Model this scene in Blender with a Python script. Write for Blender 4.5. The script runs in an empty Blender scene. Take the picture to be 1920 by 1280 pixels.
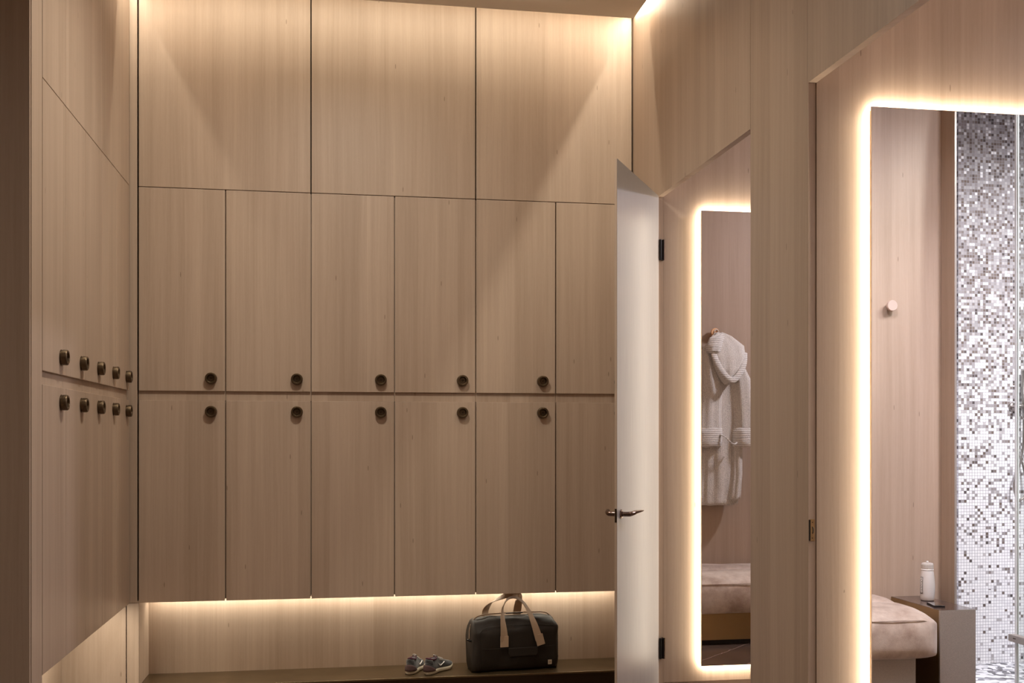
import bpy, bmesh, math, random
from mathutils import Vector, Matrix, noise
random.seed(7)
C = bpy.context.scene.collection
S = bpy.context.scene
PI = math.pi

# ------------------------------------------------------------------ camera
cam = bpy.data.cameras.new('camera'); camo = bpy.data.objects.new('camera', cam); C.objects.link(camo)
camo.location = (0, 0, 0)
camo.rotation_euler = (PI/2, 0, -math.radians(9.615))
cam.sensor_width = 36.0; cam.lens = 2007/1920*36; cam.shift_y = 179/1920
cam.clip_start = 0.05
S.camera = camo
S.view_settings.view_transform = 'Standard'
S.view_settings.look = 'None'
S.view_settings.exposure = 0.0
S.view_settings.gamma = 1.0
S.view_settings.use_curve_mapping = False
w = bpy.data.worlds.new('world'); S.world = w; w.use_nodes = True
w.node_tree.nodes['Background'].inputs[0].default_value = (0.02, 0.017, 0.014, 1)
w.node_tree.nodes['Background'].inputs[1].default_value = 1.0

WARM = (1.0, 0.92, 0.76)
GLOW = (1.0, 0.88, 0.70)
COOL = (1.0, 0.98, 1.12)

def area(name, a, b, width, direction, power, color, spread=PI):
    """rectangular lamp whose long side runs from a to b"""
    a = Vector(a); b = Vector(b); L = (b-a).length
    x = (b-a).normalized(); z = -Vector(direction).normalized()
    z = (z - x*z.dot(x)).normalized(); y = z.cross(x)
    l = bpy.data.lights.new(name, 'AREA'); l.shape = 'RECTANGLE'
    l.size = L; l.size_y = width; l.energy = power; l.color = color; l.spread = spread
    o = bpy.data.objects.new(name, l); C.objects.link(o)
    m = Matrix((x, y, z)).transposed().to_4x4(); m.translation = (a+b)/2
    o.matrix_world = m
    return o

# key planes (metres, camera eye at the origin)
XR, XL, YB = 1.861, -1.143, 6.461
ZT, ZB, ZM1, ZM0 = 1.445, -0.958, 0.268, 0.212       # locker rows
YN, XN = 6.787, -1.093                               # bench niche back wall, its left side
ZBENCH, ZF, ZC = -1.443, -1.54, -1.45                # bench, floor, cabin floor
ZCEIL = 2.475
# cove strips above the ceiling slab
area('cove_light_back', (-1.08, 6.165, 2.633), (1.80, 6.165, 2.633), 0.015, (0, 0.22, -1), 12, WARM)
area('cove_light_right', (1.845, -1.2, 2.63), (1.845, 6.40, 2.63), 0.015, (-0.12, 0, -1), 62, WARM)
area('cove_light_left', (-1.125, 4.45, 2.60), (-1.125, 6.40, 2.60), 0.015, (0.12, 0, -1), 9, WARM)
# strips under the lockers
area('niche_light_back', (-1.06, 6.745, -0.952), (1.83, 6.745, -0.952), 0.010, (0, 0.1, -1), 9, WARM)
area('niche_light_left', (-1.24, 4.60, -0.952), (-1.24, 6.35, -0.952), 0.010, (0.0, 0.15, -1), 10, WARM)
# unseen ceiling lamps: one over the lockers, two added as fill nearer the camera
for i, (x, y, s_, p) in enumerate(((0.1, 4.85, 0.15, 40), (0.2, 1.2, 0.1, 22), (-1.9, 1.2, 0.06, 14))):
    area('room_and_fill_light', (x-s_, y, ZCEIL-0.004), (x+s_, y, ZCEIL-0.004), 2*s_, (0, 0, -1), p, (1.0, 0.93, 0.82), math.radians(156))
# cabin and shower downlights, plus two added fill lamps
area('cabin_and_fill_light', (4.55, 5.05, 2.235), (4.55, 5.35, 2.235), 0.2, (-0.9, 0, -1), 60, COOL, math.radians(130))
area('cabin_and_fill_light', (3.65, 3.78, 2.235), (3.85, 3.78, 2.235), 0.2, (-0.9, -1.7, -2.7), 15, COOL, math.radians(62))  # added narrow fill that lifts the lower part of the peg wall
area('cabin_and_fill_light', (3.55, 3.6, 2.235), (3.85, 3.6, 2.235), 0.2, (-0.1, -0.5, -1), 23, COOL, math.radians(150))
area('cabin_and_fill_light', (2.15, 3.62, 2.235), (2.25, 3.62, 2.235), 0.1, (0.75, -0.9, -1.3), 28, COOL, math.radians(105))  # added fill from the left for return panel, bench and table
area('shower_downlight', (4.1, 3.3, 2.235), (4.7, 3.3, 2.235), 0.3, (0, -0.62, -1), 88, (0.96, 0.96, 1.0), math.radians(106))

# ------------------------------------------------------------------ materials
def mat(name, col=(.5, .5, .5), rough=.5, metal=0.0, **kw):
    m = bpy.data.materials.new(name); m.use_nodes = True
    p = m.node_tree.nodes['Principled BSDF']
    p.inputs['Base Color'].default_value = (*col, 1)
    p.inputs['Roughness'].default_value = rough; p.inputs['Metallic'].default_value = metal
    for k, v in kw.items(): p.inputs[k.replace('_', ' ')].default_value = v
    return m

class NT:
    def __init__(s, m): s.t = m.node_tree; s.p = s.t.nodes['Principled BSDF']
    def n(s, typ, **kw):
        o = s.t.nodes.new(typ)
        for k, v in kw.items(): setattr(o, k, v)
        return o
    def l(s, a, b): s.t.links.new(a, b)
    def math(s, op, a, b=None, c=None):
        o = s.n('ShaderNodeMath', operation=op)
        for i, v in enumerate((a, b, c)):
            if v is None: continue
            if isinstance(v, (int, float)): o.inputs[i].default_value = v
            else: s.l(v, o.inputs[i])
        return o.outputs[0]
    def noise(s, vec, scale, detail=2, rough=.5):
        o = s.n('ShaderNodeTexNoise'); o.inputs['Scale'].default_value = scale
        o.inputs['Detail'].default_value = detail; o.inputs['Roughness'].default_value = rough
        s.l(vec, o.inputs['Vector']); return o.outputs['Fac']
    def comb(s, x, y, z):
        o = s.n('ShaderNodeCombineXYZ')
        for i, v in enumerate((x, y, z)):
            if isinstance(v, (int, float)): o.inputs[i].default_value = v
            else: s.l(v, o.inputs[i])
        return o.outputs[0]
    def ramp(s, fac, stops, interp='LINEAR'):
        o = s.n('ShaderNodeValToRGB'); o.color_ramp.interpolation = interp
        e = o.color_ramp.elements
        while len(e) < len(stops): e.new(0.5)
        for q, (p, c) in zip(e, stops): q.position = p; q.color = (*c, 1)
        s.l(fac, o.inputs[0]); return o.outputs[0]
    def bump(s, h, strength, dist):
        o = s.n('ShaderNodeBump'); o.inputs['Strength'].default_value = strength
        o.inputs['Distance'].default_value = dist
        s.l(h, o.inputs['Height']); s.l(o.outputs[0], s.p.inputs['Normal'])

def wood(name, tint=(1, 1, 1)):
    m = mat(name, rough=.46); N = NT(m)
    N.p.inputs['Specular IOR Level'].default_value = .35
    g = N.n('ShaderNodeNewGeometry'); x = N.n('ShaderNodeSeparateXYZ'); N.l(g.outputs['Position'], x.inputs[0])
    r = N.n('ShaderNodeObjectInfo').outputs['Random']
    u = N.math('ADD', x.outputs[0], x.outputs[1])
    seed = N.math('MULTIPLY', r, 37.0)
    us = N.math('ADD', u, seed)
    z = x.outputs[2]
    # slow wander so grain lines are not ruler straight
    wob = N.math('MULTIPLY', N.math('SUBTRACT', N.noise(N.comb(u, seed, N.math('MULTIPLY', z, .6)), 1.5, 1), .5), .03)
    us2 = N.math('ADD', us, wob)
    zz = N.math('MULTIPLY', z, .02)
    # glued staves, each its own tone
    vw = N.n('ShaderNodeTexNoise'); 
    st = N.n('ShaderNodeTexVoronoi', voronoi_dimensions='1D'); st.inputs['Scale'].default_value = 9.0
    N.l(us, st.inputs['W']); sc = N.n('ShaderNodeSeparateColor'); N.l(st.outputs['Color'], sc.inputs[0])
    stave = sc.outputs[0]
    fine = N.noise(N.comb(us2, seed, zz), 95, 3, .6)
    mid = N.noise(N.comb(us2, seed, zz), 17, 3, .55)
    pore = N.noise(N.comb(us, seed, N.math('MULTIPLY', z, .07)), 420, 2, .5)
    v = N.math('ADD', N.math('MULTIPLY', stave, .24), N.math('MULTIPLY', mid, .75))
    v = N.math('ADD', v, N.math('MULTIPLY', fine, .50))
    v = N.math('ADD', v, N.math('MULTIPLY', pore, .22))
    v = N.math('MULTIPLY', v, .585)
    t = tint
    d = lambda c: tuple(a*b for a, b in zip(c, t))
    col = N.ramp(v, [(.28, d((.36, .262, .190))), (.5, d((.435, .324, .242))), (.72, d((.505, .385, .294)))])
    # sparse short dark flecks
    fk = N.n('ShaderNodeTexVoronoi'); fk.inputs['Scale'].default_value = 2.6
    N.l(N.comb(N.math('MULTIPLY', us, 1.0), seed, N.math('MULTIPLY', z, .9)), fk.inputs['Vector'])
    sub = N.n('ShaderNodeVectorMath', operation='SUBTRACT')
    N.l(N.comb(us, seed, N.math('MULTIPLY', z, .9)), sub.inputs[0])
    pv = N.n('ShaderNodeSeparateXYZ')
    N.l(fk.outputs['Position'], sub.inputs[1]); N.l(sub.outputs[0], pv.inputs[0])
    dx = N.math('MULTIPLY', pv.outputs[0], 420); dz = N.math('MULTIPLY', pv.outputs[2], 75)
    dd = N.math('ADD', N.math('MULTIPLY', dx, dx), N.math('MULTIPLY', dz, dz))
    fs = N.n('ShaderNodeSeparateColor'); N.l(fk.outputs['Color'], fs.inputs[0])
    fmask = N.math('MULTIPLY', N.math('MULTIPLY', N.math('LESS_THAN', dd, 1.0), N.math('GREATER_THAN', fs.outputs[0], .55)), .5)
    mx = N.n('ShaderNodeMix', data_type='RGBA'); N.l(fmask, mx.inputs[0]); N.l(col, mx.inputs[6]); mx.inputs[7].default_value = (.08, .045, .025, 1)
    N.l(mx.outputs[2], N.p.inputs['Base Color'])
    N.bump(N.math('ADD', N.math('MULTIPLY', pore, .6), fine), .12, .0008)
    return m

def fabric(name, c1, c2, scale=60, bs=.5, bd=.003, rough=.95, stretch=(1, 1, 1), sheen=.3):
    m = mat(name, rough=rough); N = NT(m)
    g = N.n('ShaderNodeTexCoord'); mp = N.n('ShaderNodeMapping'); mp.inputs['Scale'].default_value = stretch
    N.l(g.outputs['Object'], mp.inputs[0])
    a = N.noise(mp.outputs[0], scale, 4, .6)
    N.l(N.ramp(a, [(.3, c1), (.7, c2)]), N.p.inputs['Base Color'])
    N.p.inputs['Sheen Weight'].default_value = sheen
    N.bump(a, bs, bd); return m

M = {}
M['wood'] = wood('pale_beech_veneer')
M['seam'] = mat('dark_seam', (.03, .018, .01), .8)
M['white_edge'] = mat('pale_edge', (.55, .43, .34), .5)
M['bronze'] = mat('bronze_knob', (.115, .078, .045), .36, .85)
M['bronze_dark'] = mat('dark_bronze', (.07, .045, .028), .35, .9)
M['copper'] = mat('rose_bronze', (.20, .14, .115), .22, 1.0)
M['black'] = mat('black_metal', (.012, .010, .009), .4, .6)
M['chrome'] = mat('chrome', (.8, .78, .75), .12, 1.0)
M['brushed'] = mat('brushed_nickel', (.42, .38, .36), .3, 1.0)
M['mirror'] = mat('silvered_glass', (.93, .92, .91), .0, 1.0)
M['ceiling'] = mat('ceiling_paint', (.90, .83, .73), .85)
M['plaster'] = mat('cabin_ceiling_paint', (.75, .72, .69), .8)
M['led'] = mat('led_profile', (.8, .75, .68), .4)
m = M['bench'] = mat('bronze_bench_plate', (.15, .10, .052), .33, .75); N = NT(m)
g = N.n('ShaderNodeTexCoord'); a = N.noise(g.outputs['Object'], 6, 3)
N.l(N.ramp(a, [(.3, (.13, .085, .042)), (.7, (.18, .12, .062))]), N.p.inputs['Base Color'])
m = M['champagne'] = mat('champagne_metal', (.46, .41, .36), .36, .45); N = NT(m)
g = N.n('ShaderNodeTexCoord'); a = N.noise(g.outputs['Object'], 220, 2)
N.l(N.ramp(a, [(.3, (.46, .41, .36)), (.7, (.54, .48, .425))]), N.p.inputs['Base Color'])
M['gold'] = mat('gold_base', (.30, .19, .085), .42, .7)
M['soap'] = mat('ivory_plastic', (.70, .66, .62), .42)
M['cap'] = mat('ribbed_cap', (.52, .47, .42), .6)
M['label'] = mat('grey_label', (.27, .24, .21), .6)
M['letter'] = mat('white_lettering', (.85, .82, .78), .5)
M['glossblack'] = mat('phone_glass', (.01, .01, .012), .04, 0, Coat_Weight=1.0)
M['peg'] = mat('peach_peg', (.85, .50, .27), .5)

# suede seat
m = M['suede'] = mat('blush_suede', rough=.9); N = NT(m)
g = N.n('ShaderNodeTexCoord')
a = N.noise(g.outputs['Object'], 7, 5, .62); b = N.noise(g.outputs['Object'], 300, 2)
N.l(N.ramp(a, [(.34, (.42, .31, .24)), (.5, (.57, .45, .365)), (.64, (.69, .575, .48))]), N.p.inputs['Base Color'])
N.p.inputs['Sheen Weight'].default_value = .5; N.p.inputs['Sheen Roughness'].default_value = .4
N.bump(N.math('ADD', N.math('MULTIPLY', a, 2.0), b), .25, .004)

M['robe'] = None
def ribbed(name, c1, c2, axis, freq, amp):
    m = mat(name, rough=1.0); N = NT(m)
    g = N.n('ShaderNodeNewGeometry'); x = N.n('ShaderNodeSeparateXYZ'); N.l(g.outputs['Position'], x.inputs[0])
    n1 = N.noise(g.outputs['Position'], 28, 3, .7); n2 = N.noise(g.outputs['Position'], 240, 3, .7)
    c = x.outputs[2] if axis == 'z' else N.math('ADD', x.outputs[0], N.math('MULTIPLY', x.outputs[1], .6))
    rib = N.math('SINE', N.math('ADD', N.math('MULTIPLY', c, freq), N.math('MULTIPLY', n1, 3.0)))
    h = N.math('ADD', N.math('MULTIPLY', rib, amp), N.math('MULTIPLY', n2, 1.3))
    N.l(N.ramp(h, [(.38, c1), (.82, c2)]), N.p.inputs['Base Color'])
    N.p.inputs['Sheen Weight'].default_value = .5
    N.bump(h, .7, .009)
    return m
M['robe'] = ribbed('oatmeal_chenille', (.40, .33, .27), (.96, .89, .80), 'x', 620, .09)
M['robe_lining'] = ribbed('cream_lining', (.56, .49, .42), (.98, .92, .84), 'x', 500, .03)
M['robe_trim'] = ribbed('pale_chenille_trim', (.56, .48, .41), (.98, .94, .88), 'z', 400, .22)

def tile_mat():
    m = mat('glass_mosaic', rough=.22); N = NT(m)
    g = N.n('ShaderNodeNewGeometry'); x = N.n('ShaderNodeSeparateXYZ'); N.l(g.outputs['Position'], x.inputs[0])
    P = .0197
    u = N.math('DIVIDE', N.math('ADD', x.outputs[0], x.outputs[1]), P); v = N.math('DIVIDE', x.outputs[2], P)
    iu, iv = N.math('FLOOR', u), N.math('FLOOR', v)
    fu, fv = N.math('FRACT', u), N.math('FRACT', v)
    wn = N.n('ShaderNodeTexWhiteNoise', noise_dimensions='2D'); N.l(N.comb(iu, iv, 0), wn.inputs['Vector'])
    wn2 = N.n('ShaderNodeTexWhiteNoise', noise_dimensions='2D'); N.l(N.comb(N.math('ADD', iu, 91.7), iv, 0), wn2.inputs['Vector'])
    r1, r2 = wn.outputs['Value'], wn2.outputs['Value']
    # mosaic blend: mostly white tiles low on the wall, mostly grey ones high up
    hz = N.n('ShaderNodeMapRange'); N.l(x.outputs[2], hz.inputs[0])
    hz.inputs[1].default_value = -1.5; hz.inputs[2].default_value = 1.5; hz.inputs[3].default_value = 0.0; hz.inputs[4].default_value = 1.0
    thr = N.ramp(hz.outputs[0], [(0, (.10,)*3), (.30, (.20,)*3), (.50, (.38,)*3), (.68, (.62,)*3), (.85, (.86,)*3), (1, (.92,)*3)])
    isd = N.math('LESS_THAN', r1, thr)
    dark = N.ramp(r2, [(0, (.10, .085, .085)), (.12, (.16, .12, .10)), (.3, (.26, .22, .21)), (.6, (.36, .335, .345)), (1, (.55, .52, .53))])
    light = N.ramp(r2, [(0, (.80, .79, .82)), (1, (.93, .92, .94))])
    mx = N.n('ShaderNodeMix', data_type='RGBA'); N.l(isd, mx.inputs[0]); N.l(light, mx.inputs[6]); N.l(dark, mx.inputs[7])
    e = .06
    gr = N.math('MAXIMUM', N.math('MAXIMUM', N.math('LESS_THAN', fu, e), N.math('GREATER_THAN', fu, 1-e)),
                N.math('MAXIMUM', N.math('LESS_THAN', fv, e), N.math('GREATER_THAN', fv, 1-e)))
    mg = N.n('ShaderNodeMix', data_type='RGBA'); N.l(gr, mg.inputs[0]); N.l(mx.outputs[2], mg.inputs[6]); mg.inputs[7].default_value = (.33, .32, .35, 1)
    N.l(mg.outputs[2], N.p.inputs['Base Color'])
    N.l(N.math('MULTIPLY_ADD', gr, .5, .2), N.p.inputs['Roughness'])
    N.bump(N.math('SUBTRACT', 1.0, gr), .4, .001)
    return m
M['tile'] = tile_mat()
m = M['pebble'] = mat('shower_floor_mosaic', rough=.3); N = NT(m)
g = N.n('ShaderNodeNewGeometry'); vo = N.n('ShaderNodeTexVoronoi'); vo.inputs['Scale'].default_value = 26
N.l(g.outputs['Position'], vo.inputs['Vector'])
N.l(N.ramp(vo.outputs['Color'], [(.25, (.05, .05, .06)), (.45, (.3, .3, .33)), (.6, (.8, .8, .83))]), N.p.inputs['Base Color'])
m = M['marble'] = mat('dark_marble_floor', rough=.22); N = NT(m)
g = N.n('ShaderNodeNewGeometry'); a = N.noise(g.outputs['Position'], 3.2, 6, .7)
x = N.n('ShaderNodeSeparateXYZ'); N.l(g.outputs['Position'], x.inputs[0])
ln = N.math('ADD', N.math('MULTIPLY', x.outputs[0], .95), N.math('MULTIPLY', x.outputs[1], 1.0))
ln = N.math('ABSOLUTE', N.math('SUBTRACT', N.math('FRACT', N.math('ADD', N.math('MULTIPLY', ln, 2.6), N.math('MULTIPLY', a, .35))), .5))
vein = N.math('MULTIPLY', N.math('LESS_THAN', ln, .008), .8)
base = N.ramp(a, [(.3, (.07, .042, .030)), (.7, (.14, .090, .066))])
mx = N.n('ShaderNodeMix', data_type='RGBA'); N.l(vein, mx.inputs[0]); N.l(base, mx.inputs[6]); mx.inputs[7].default_value = (.38, .28, .24, 1)
N.l(mx.outputs[2], N.p.inputs['Base Color'])
m = M['glass'] = mat('clear_shower_glass', rough=.0); t = m.node_tree
for n in list(t.nodes): t.nodes.remove(n)
out = t.nodes.new('ShaderNodeOutputMaterial'); mix = t.nodes.new('ShaderNodeMixShader'); tr = t.nodes.new('ShaderNodeBsdfTransparent')
gl = t.nodes.new('ShaderNodeBsdfGlossy'); fr = t.nodes.new('ShaderNodeLayerWeight'); fr.inputs[0].default_value = .12; gl.inputs['Roughness'].default_value = .02
tr.inputs[0].default_value = (.95, .97, .96, 1)
t.links.new(fr.outputs[0], mix.inputs[0]); t.links.new(tr.outputs[0], mix.inputs[1]); t.links.new(gl.outputs[0], mix.inputs[2]); t.links.new(mix.outputs[0], out.inputs[0])
M['glass_edge'] = mat('lit_glass_edge', (.92, .95, .94), .25)  # near-white so the pane's edge reads as catching light
M['bag'] = fabric('charcoal_nylon', (.015, .010, .0065), (.024, .016, .0105), 260, .2, .001, .6, sheen=0)
M['bag'].node_tree.nodes['Principled BSDF'].inputs['Specular IOR Level'].default_value = .3
M['strap'] = fabric('tan_webbing', (.40, .27, .17), (.48, .33, .215), 500, .1, .0005, .7)
M['shoe'] = fabric('charcoal_mesh', (.020, .019, .019), (.042, .039, .037), 900, .6, .001, .85)
M['shoe_heel'] = mat('mauve_suede', (.085, .045, .042), .8)
M['shoe_toe'] = fabric('taupe_mesh', (.10, .085, .065), (.18, .15, .12), 900, .6, .001, .9)
M['sole'] = mat('cream_foam', (.50, .43, .32), .6)
M['lining'] = mat('plum_lining', (.07, .02, .035), .9)
M['lace'] = mat('grey_lace', (.32, .29, .26), .8)
M['dark'] = mat('black_rubber', (.01, .01, .01), .7)

# ------------------------------------------------------------------ mesh helpers
class MB:
    def __init__(s): s.bm = bmesh.new()
    def box(s, x0, x1, y0, y1, z0, z1):
        vs = [s.bm.verts.new((x, y, z)) for x in (x0, x1) for y in (y0, y1) for z in (z0, z1)]
        for f in ((0, 1, 3, 2), (4, 6, 7, 5), (0, 4, 5, 1), (2, 3, 7, 6), (0, 2, 6, 4), (1, 5, 7, 3)):
            s.bm.faces.new([vs[i] for i in f])
        return s
    def loft(s, rings, cap=True, closed=True):
        R = [[s.bm.verts.new(p) for p in r] for r in rings]
        n = len(R[0])
        for a, b in zip(R, R[1:]):
            for i in range(n if closed else n-1):
                j = (i+1) % n
                s.bm.faces.new((a[i], a[j], b[j], b[i]))
        if cap:
            s.bm.faces.new(R[0][::-1]); s.bm.faces.new(R[-1])
        return s
    def lathe(s, prof, n=32, M4=None):
        """profile of (radius, height) about local z"""
        M4 = M4 or Matrix.Identity(4); prev = None
        for r, h in prof:
            if r < 1e-6: cur = [s.bm.verts.new(M4 @ Vector((0, 0, h)))]
            else: cur = [s.bm.verts.new(M4 @ Vector((r*math.cos(2*PI*i/n), r*math.sin(2*PI*i/n), h))) for i in range(n)]
            if prev:
                for i in range(n):
                    j = (i+1) % n
                    if len(prev) == 1 and len(cur) == 1: break
                    if len(prev) == 1: s.bm.faces.new((prev[0], cur[i], cur[j]))
                    elif len(cur) == 1: s.bm.faces.new((prev[i], cur[0], prev[j]))
                    else: s.bm.faces.new((prev[i], cur[i], cur[j], prev[j]))
            prev = cur
        return s
    def tube(s, pts, r, n=12, flat=1.0, rs=None, cap=True, up=(0, 0, 1)):
        pts = [Vector(p) for p in pts]; rings = []
        for i, p in enumerate(pts):
            d = (pts[min(i+1, len(pts)-1)] - pts[max(i-1, 0)]).normalized()
            upv = Vector(up)
            if abs(d.dot(upv)) > .95: upv = Vector((0, 1, 0)) if abs(d.y) < .9 else Vector((1, 0, 0))
            a = d.cross(upv).normalized(); b = a.cross(d).normalized()
            rr = rs[i] if rs else r
            rings.append([p + a*rr*math.cos(2*PI*k/n) + b*rr*flat*math.sin(2*PI*k/n) for k in range(n)])
        return s.loft(rings, cap)
    def obj(s, name, mt, parent=None, smooth=False, bevel=0, seg=2, subsurf=0):
        bmesh.ops.recalc_face_normals(s.bm, faces=s.bm.faces[:])
        me = bpy.data.meshes.new(name); s.bm.to_mesh(me); s.bm.free()
        me.materials.append(mt)
        if smooth:
            for p in me.polygons: p.use_smooth = True
        o = bpy.data.objects.new(name, me); C.objects.link(o)
        if parent: o.parent = parent
        if bevel:
            b = o.modifiers.new('bevel', 'BEVEL'); b.width = bevel; b.segments = seg; b.limit_method = 'ANGLE'; b.angle_limit = math.radians(50)
        if subsurf:
            b = o.modifiers.new('sub', 'SUBSURF'); b.levels = subsurf; b.render_levels = subsurf
        return o

def tag(o, label, cat, group=None):
    o['label'] = label; o['category'] = cat
    if group: o['group'] = group
    return o
def empty(name, loc=(0, 0, 0), rz=0):
    o = bpy.data.objects.new(name, None); C.objects.link(o); o.location = loc; o.rotation_euler = (0, 0, rz)
    o.empty_display_size = .05
    return o
def struct(name, mb, mt, bevel=0):
    o = mb.obj(name, mt, bevel=bevel); o['kind'] = 'structure'; return o
def bez(p, n=16):
    """Catmull-Rom through points"""
    p = [Vector(q) for q in p]; q = [p[0]*2-p[1]] + p + [p[-1]*2-p[-2]]; out = []
    for i in range(1, len(q)-2):
        for k in range(n):
            t = k/n; a, b, c, d = q[i-1:i+3]
            out.append(.5*((2*b) + (c-a)*t + (2*a-5*b+4*c-d)*t*t + (3*b-a-3*c+d)*t**3))
    out.append(q[-2]); return out

# ------------------------------------------------------------------ room shell
W = M['wood']
struct('floor', MB().box(-3.3, XR, -1.6, 7.0, ZF-.05, ZF), M['marble'])
# ceiling slab floating inside a light cove, lid above the cove
struct('ceiling', MB().box(-1.06, 1.768, -1.5, 6.125, ZCEIL, ZCEIL+.09), M['ceiling'], bevel=.003)
struct('ceiling_cove_lid', MB().box(-3.3, 2.0, -1.7, 6.9, ZCEIL+.23, ZCEIL+.28), M['ceiling'])
struct('ceiling_near_left', MB().box(-3.25, -1.16, -1.55, 4.40, ZCEIL, ZCEIL+.09), M['ceiling'])
struct('trim_1', MB().box(1.775, 1.800, 2.0, 5.95, 2.545, 2.560), M['led'])
# carcase wall behind the upper panels and niche
ZTOP = ZCEIL+.23
struct('wall_back', MB().box(-1.7, 2.0, 6.80, 6.85, ZF, ZTOP), W)
struct('wall_niche_side', MB().box(-1.143, XN, 6.468, 6.80, ZBENCH, ZB+.01), W)
# corner post and the panel that closes the left niche
struct('trim_2', MB().box(-1.162, -1.103, 6.461, 6.80, ZB, ZTOP), W, bevel=.0015)
struct('trim_3', MB().box(-1.160, -1.093, 6.461, 6.475, ZF, ZB-.003), W, bevel=.001)
struct('trim_4', MB().box(-1.53, -1.165, 6.461, 6.475, ZF, ZB+.02), W, bevel=.001)
struct('wall_left', MB().box(-1.56, -1.515, 4.40, 6.475, ZF, ZB+.02).box(-1.60, -1.56, 4.40, 6.80, ZF, ZTOP), W)
struct('trim_5', MB().box(-1.19, XL, 4.402, 4.556, ZF, ZTOP), W, bevel=.0015)
struct('wall_left_return', MB().box(-3.25, -1.146, 4.385, 4.400, ZF, ZTOP).box(-3.25, -1.19, 4.40, 4.43, ZF, ZTOP), W, bevel=.001)
struct('wall_left_near', MB().box(-3.30, -3.25, -1.6, 4.43, ZF, ZTOP), W)
struct('wall_front', MB().box(-3.3, 2.0, -1.65, -1.6, ZF, ZTOP), W)
# upper panels over the back lockers: two lockers wide each
xs = [-1.097, -.607, -.115, .379, .871, 1.368, 1.855]
G = .0036
n = 6
for k in range(3):
    struct('trim_%d' % n, MB().box(xs[2*k]+G, xs[2*k+2]-G, YB, YB+.022, ZT+.004, ZTOP), W, bevel=.0015); n += 1
ys = [4.566, 4.958, 5.330, 5.700, 6.075, 6.440]
ys = [4.562, 4.950, 5.325, 5.698, 6.072, 6.441]
for a, b in ((0, 1), (1, 3), (3, 5)):
    struct('trim_%d' % n, MB().box(XL-.022, XL, ys[a]+.001, ys[b]-.001, ZT+.004, ZTOP), W, bevel=.001); n += 1
struct('trim_%d' % n, MB().box(-1.40, XL-.024, 4.56, 6.46, ZT-.02, ZTOP), M['seam']); n += 1
struct('trim_%d' % n, MB().box(-1.10, 1.87, YB+.024, YB+.03, ZT-.02, ZTOP), M['seam']); n += 1

# right wall with two door openings
T = .032
H1, H2 = 1.385, 1.400
yA, yB_, yC, yD = 5.945, 4.567, 3.983, 2.57
wr = MB()
wr.box(XR, XR+T, yA, 6.80, ZF, H1)
wr.box(XR, XR+T, yB_+.001, 6.80, H1, ZTOP)
struct('wall_right', wr, W)
struct('wall_right_pier', MB().box(XR, XR+T, yC+.002, yB_-.001, ZF, ZTOP), W, bevel=.001)
wr = MB(); wr.box(XR, XR+T, -1.6, yC-.001, H2, ZTOP).box(XR, XR+T, -1.6, yD, ZF, H2)
struct('wall_right_near', wr, W)
# partition walls of the cabins, parallel to the lockers
def partition(name, y0, y1, x1=5.0):
    struct(name, MB().box(XR+T, x1, y0, y1, ZC+.033, 2.25), W, bevel=.0015)
partition('wall_cabin_far', 5.945, 6.02, 5.05)
partition('wall_cabin_middle', 3.970, 4.03, 5.05)
struct('trim_30', MB().box(XR+.001, XR+T-.001, 3.976, 4.02, ZC, H2+.0), W)
struct('trim_31', MB().box(XR+T, 5.05, 5.962, 6.01, ZC, ZC+.033), M['champagne'])
struct('trim_32', MB().box(XR+T, 5.05, 3.995, 4.02, ZC, ZC+.033), M['champagne'])
struct('wall_cabin_near', MB().box(XR+T, 3.566, 2.02, 2.065, ZC, 2.25), W, bevel=.0015)
struct('wall_cabin_return', MB().box(3.559, 3.566, 2.065, 2.200, ZC, 2.25), W, bevel=.001)
struct('trim_33', MB().box(3.5575, 3.5685, 2.2005, 2.206, ZC, 2.25), M['champagne'])
struct('wall_cabin_side', MB().box(5.0, 5.06, 4.03, 6.02, ZC, 2.25), W)
struct('wall_shower', MB().box(3.56, 5.06, 1.28, 1.39, ZC-.06, 2.25).box(4.075, 5.02, 1.39, 1.42, ZC-.06, 2.25), M['tile'])
struct('wall_shower_side', MB().box(5.0, 5.06, 1.28, 4.02, ZC-.06, 2.25), M['tile'])
struct('wall_shower_partition', MB().box(3.567, 3.574, 1.39, 2.2, ZC-.06, 2.25), M['tile'])
struct('floor_shower', MB().box(3.575, 5.0, 1.39, 3.985, ZC-.08, ZC-.045), M['pebble'])
struct('floor_cabin_near', MB().box(XR, 3.612, 2.0, 3.99, ZC-.08, ZC).box(3.612, 3.95, 2.2, 3.99, ZC-.04, ZC), M['marble'])
struct('floor_cabin_far', MB().box(XR, 5.05, 3.99, 6.0, ZC-.08, ZC), M['marble'])
struct('ceiling_cabin', MB().box(XR+T, 5.1, 1.28, 6.05, 2.25, 2.30), M['plaster'])

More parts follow.
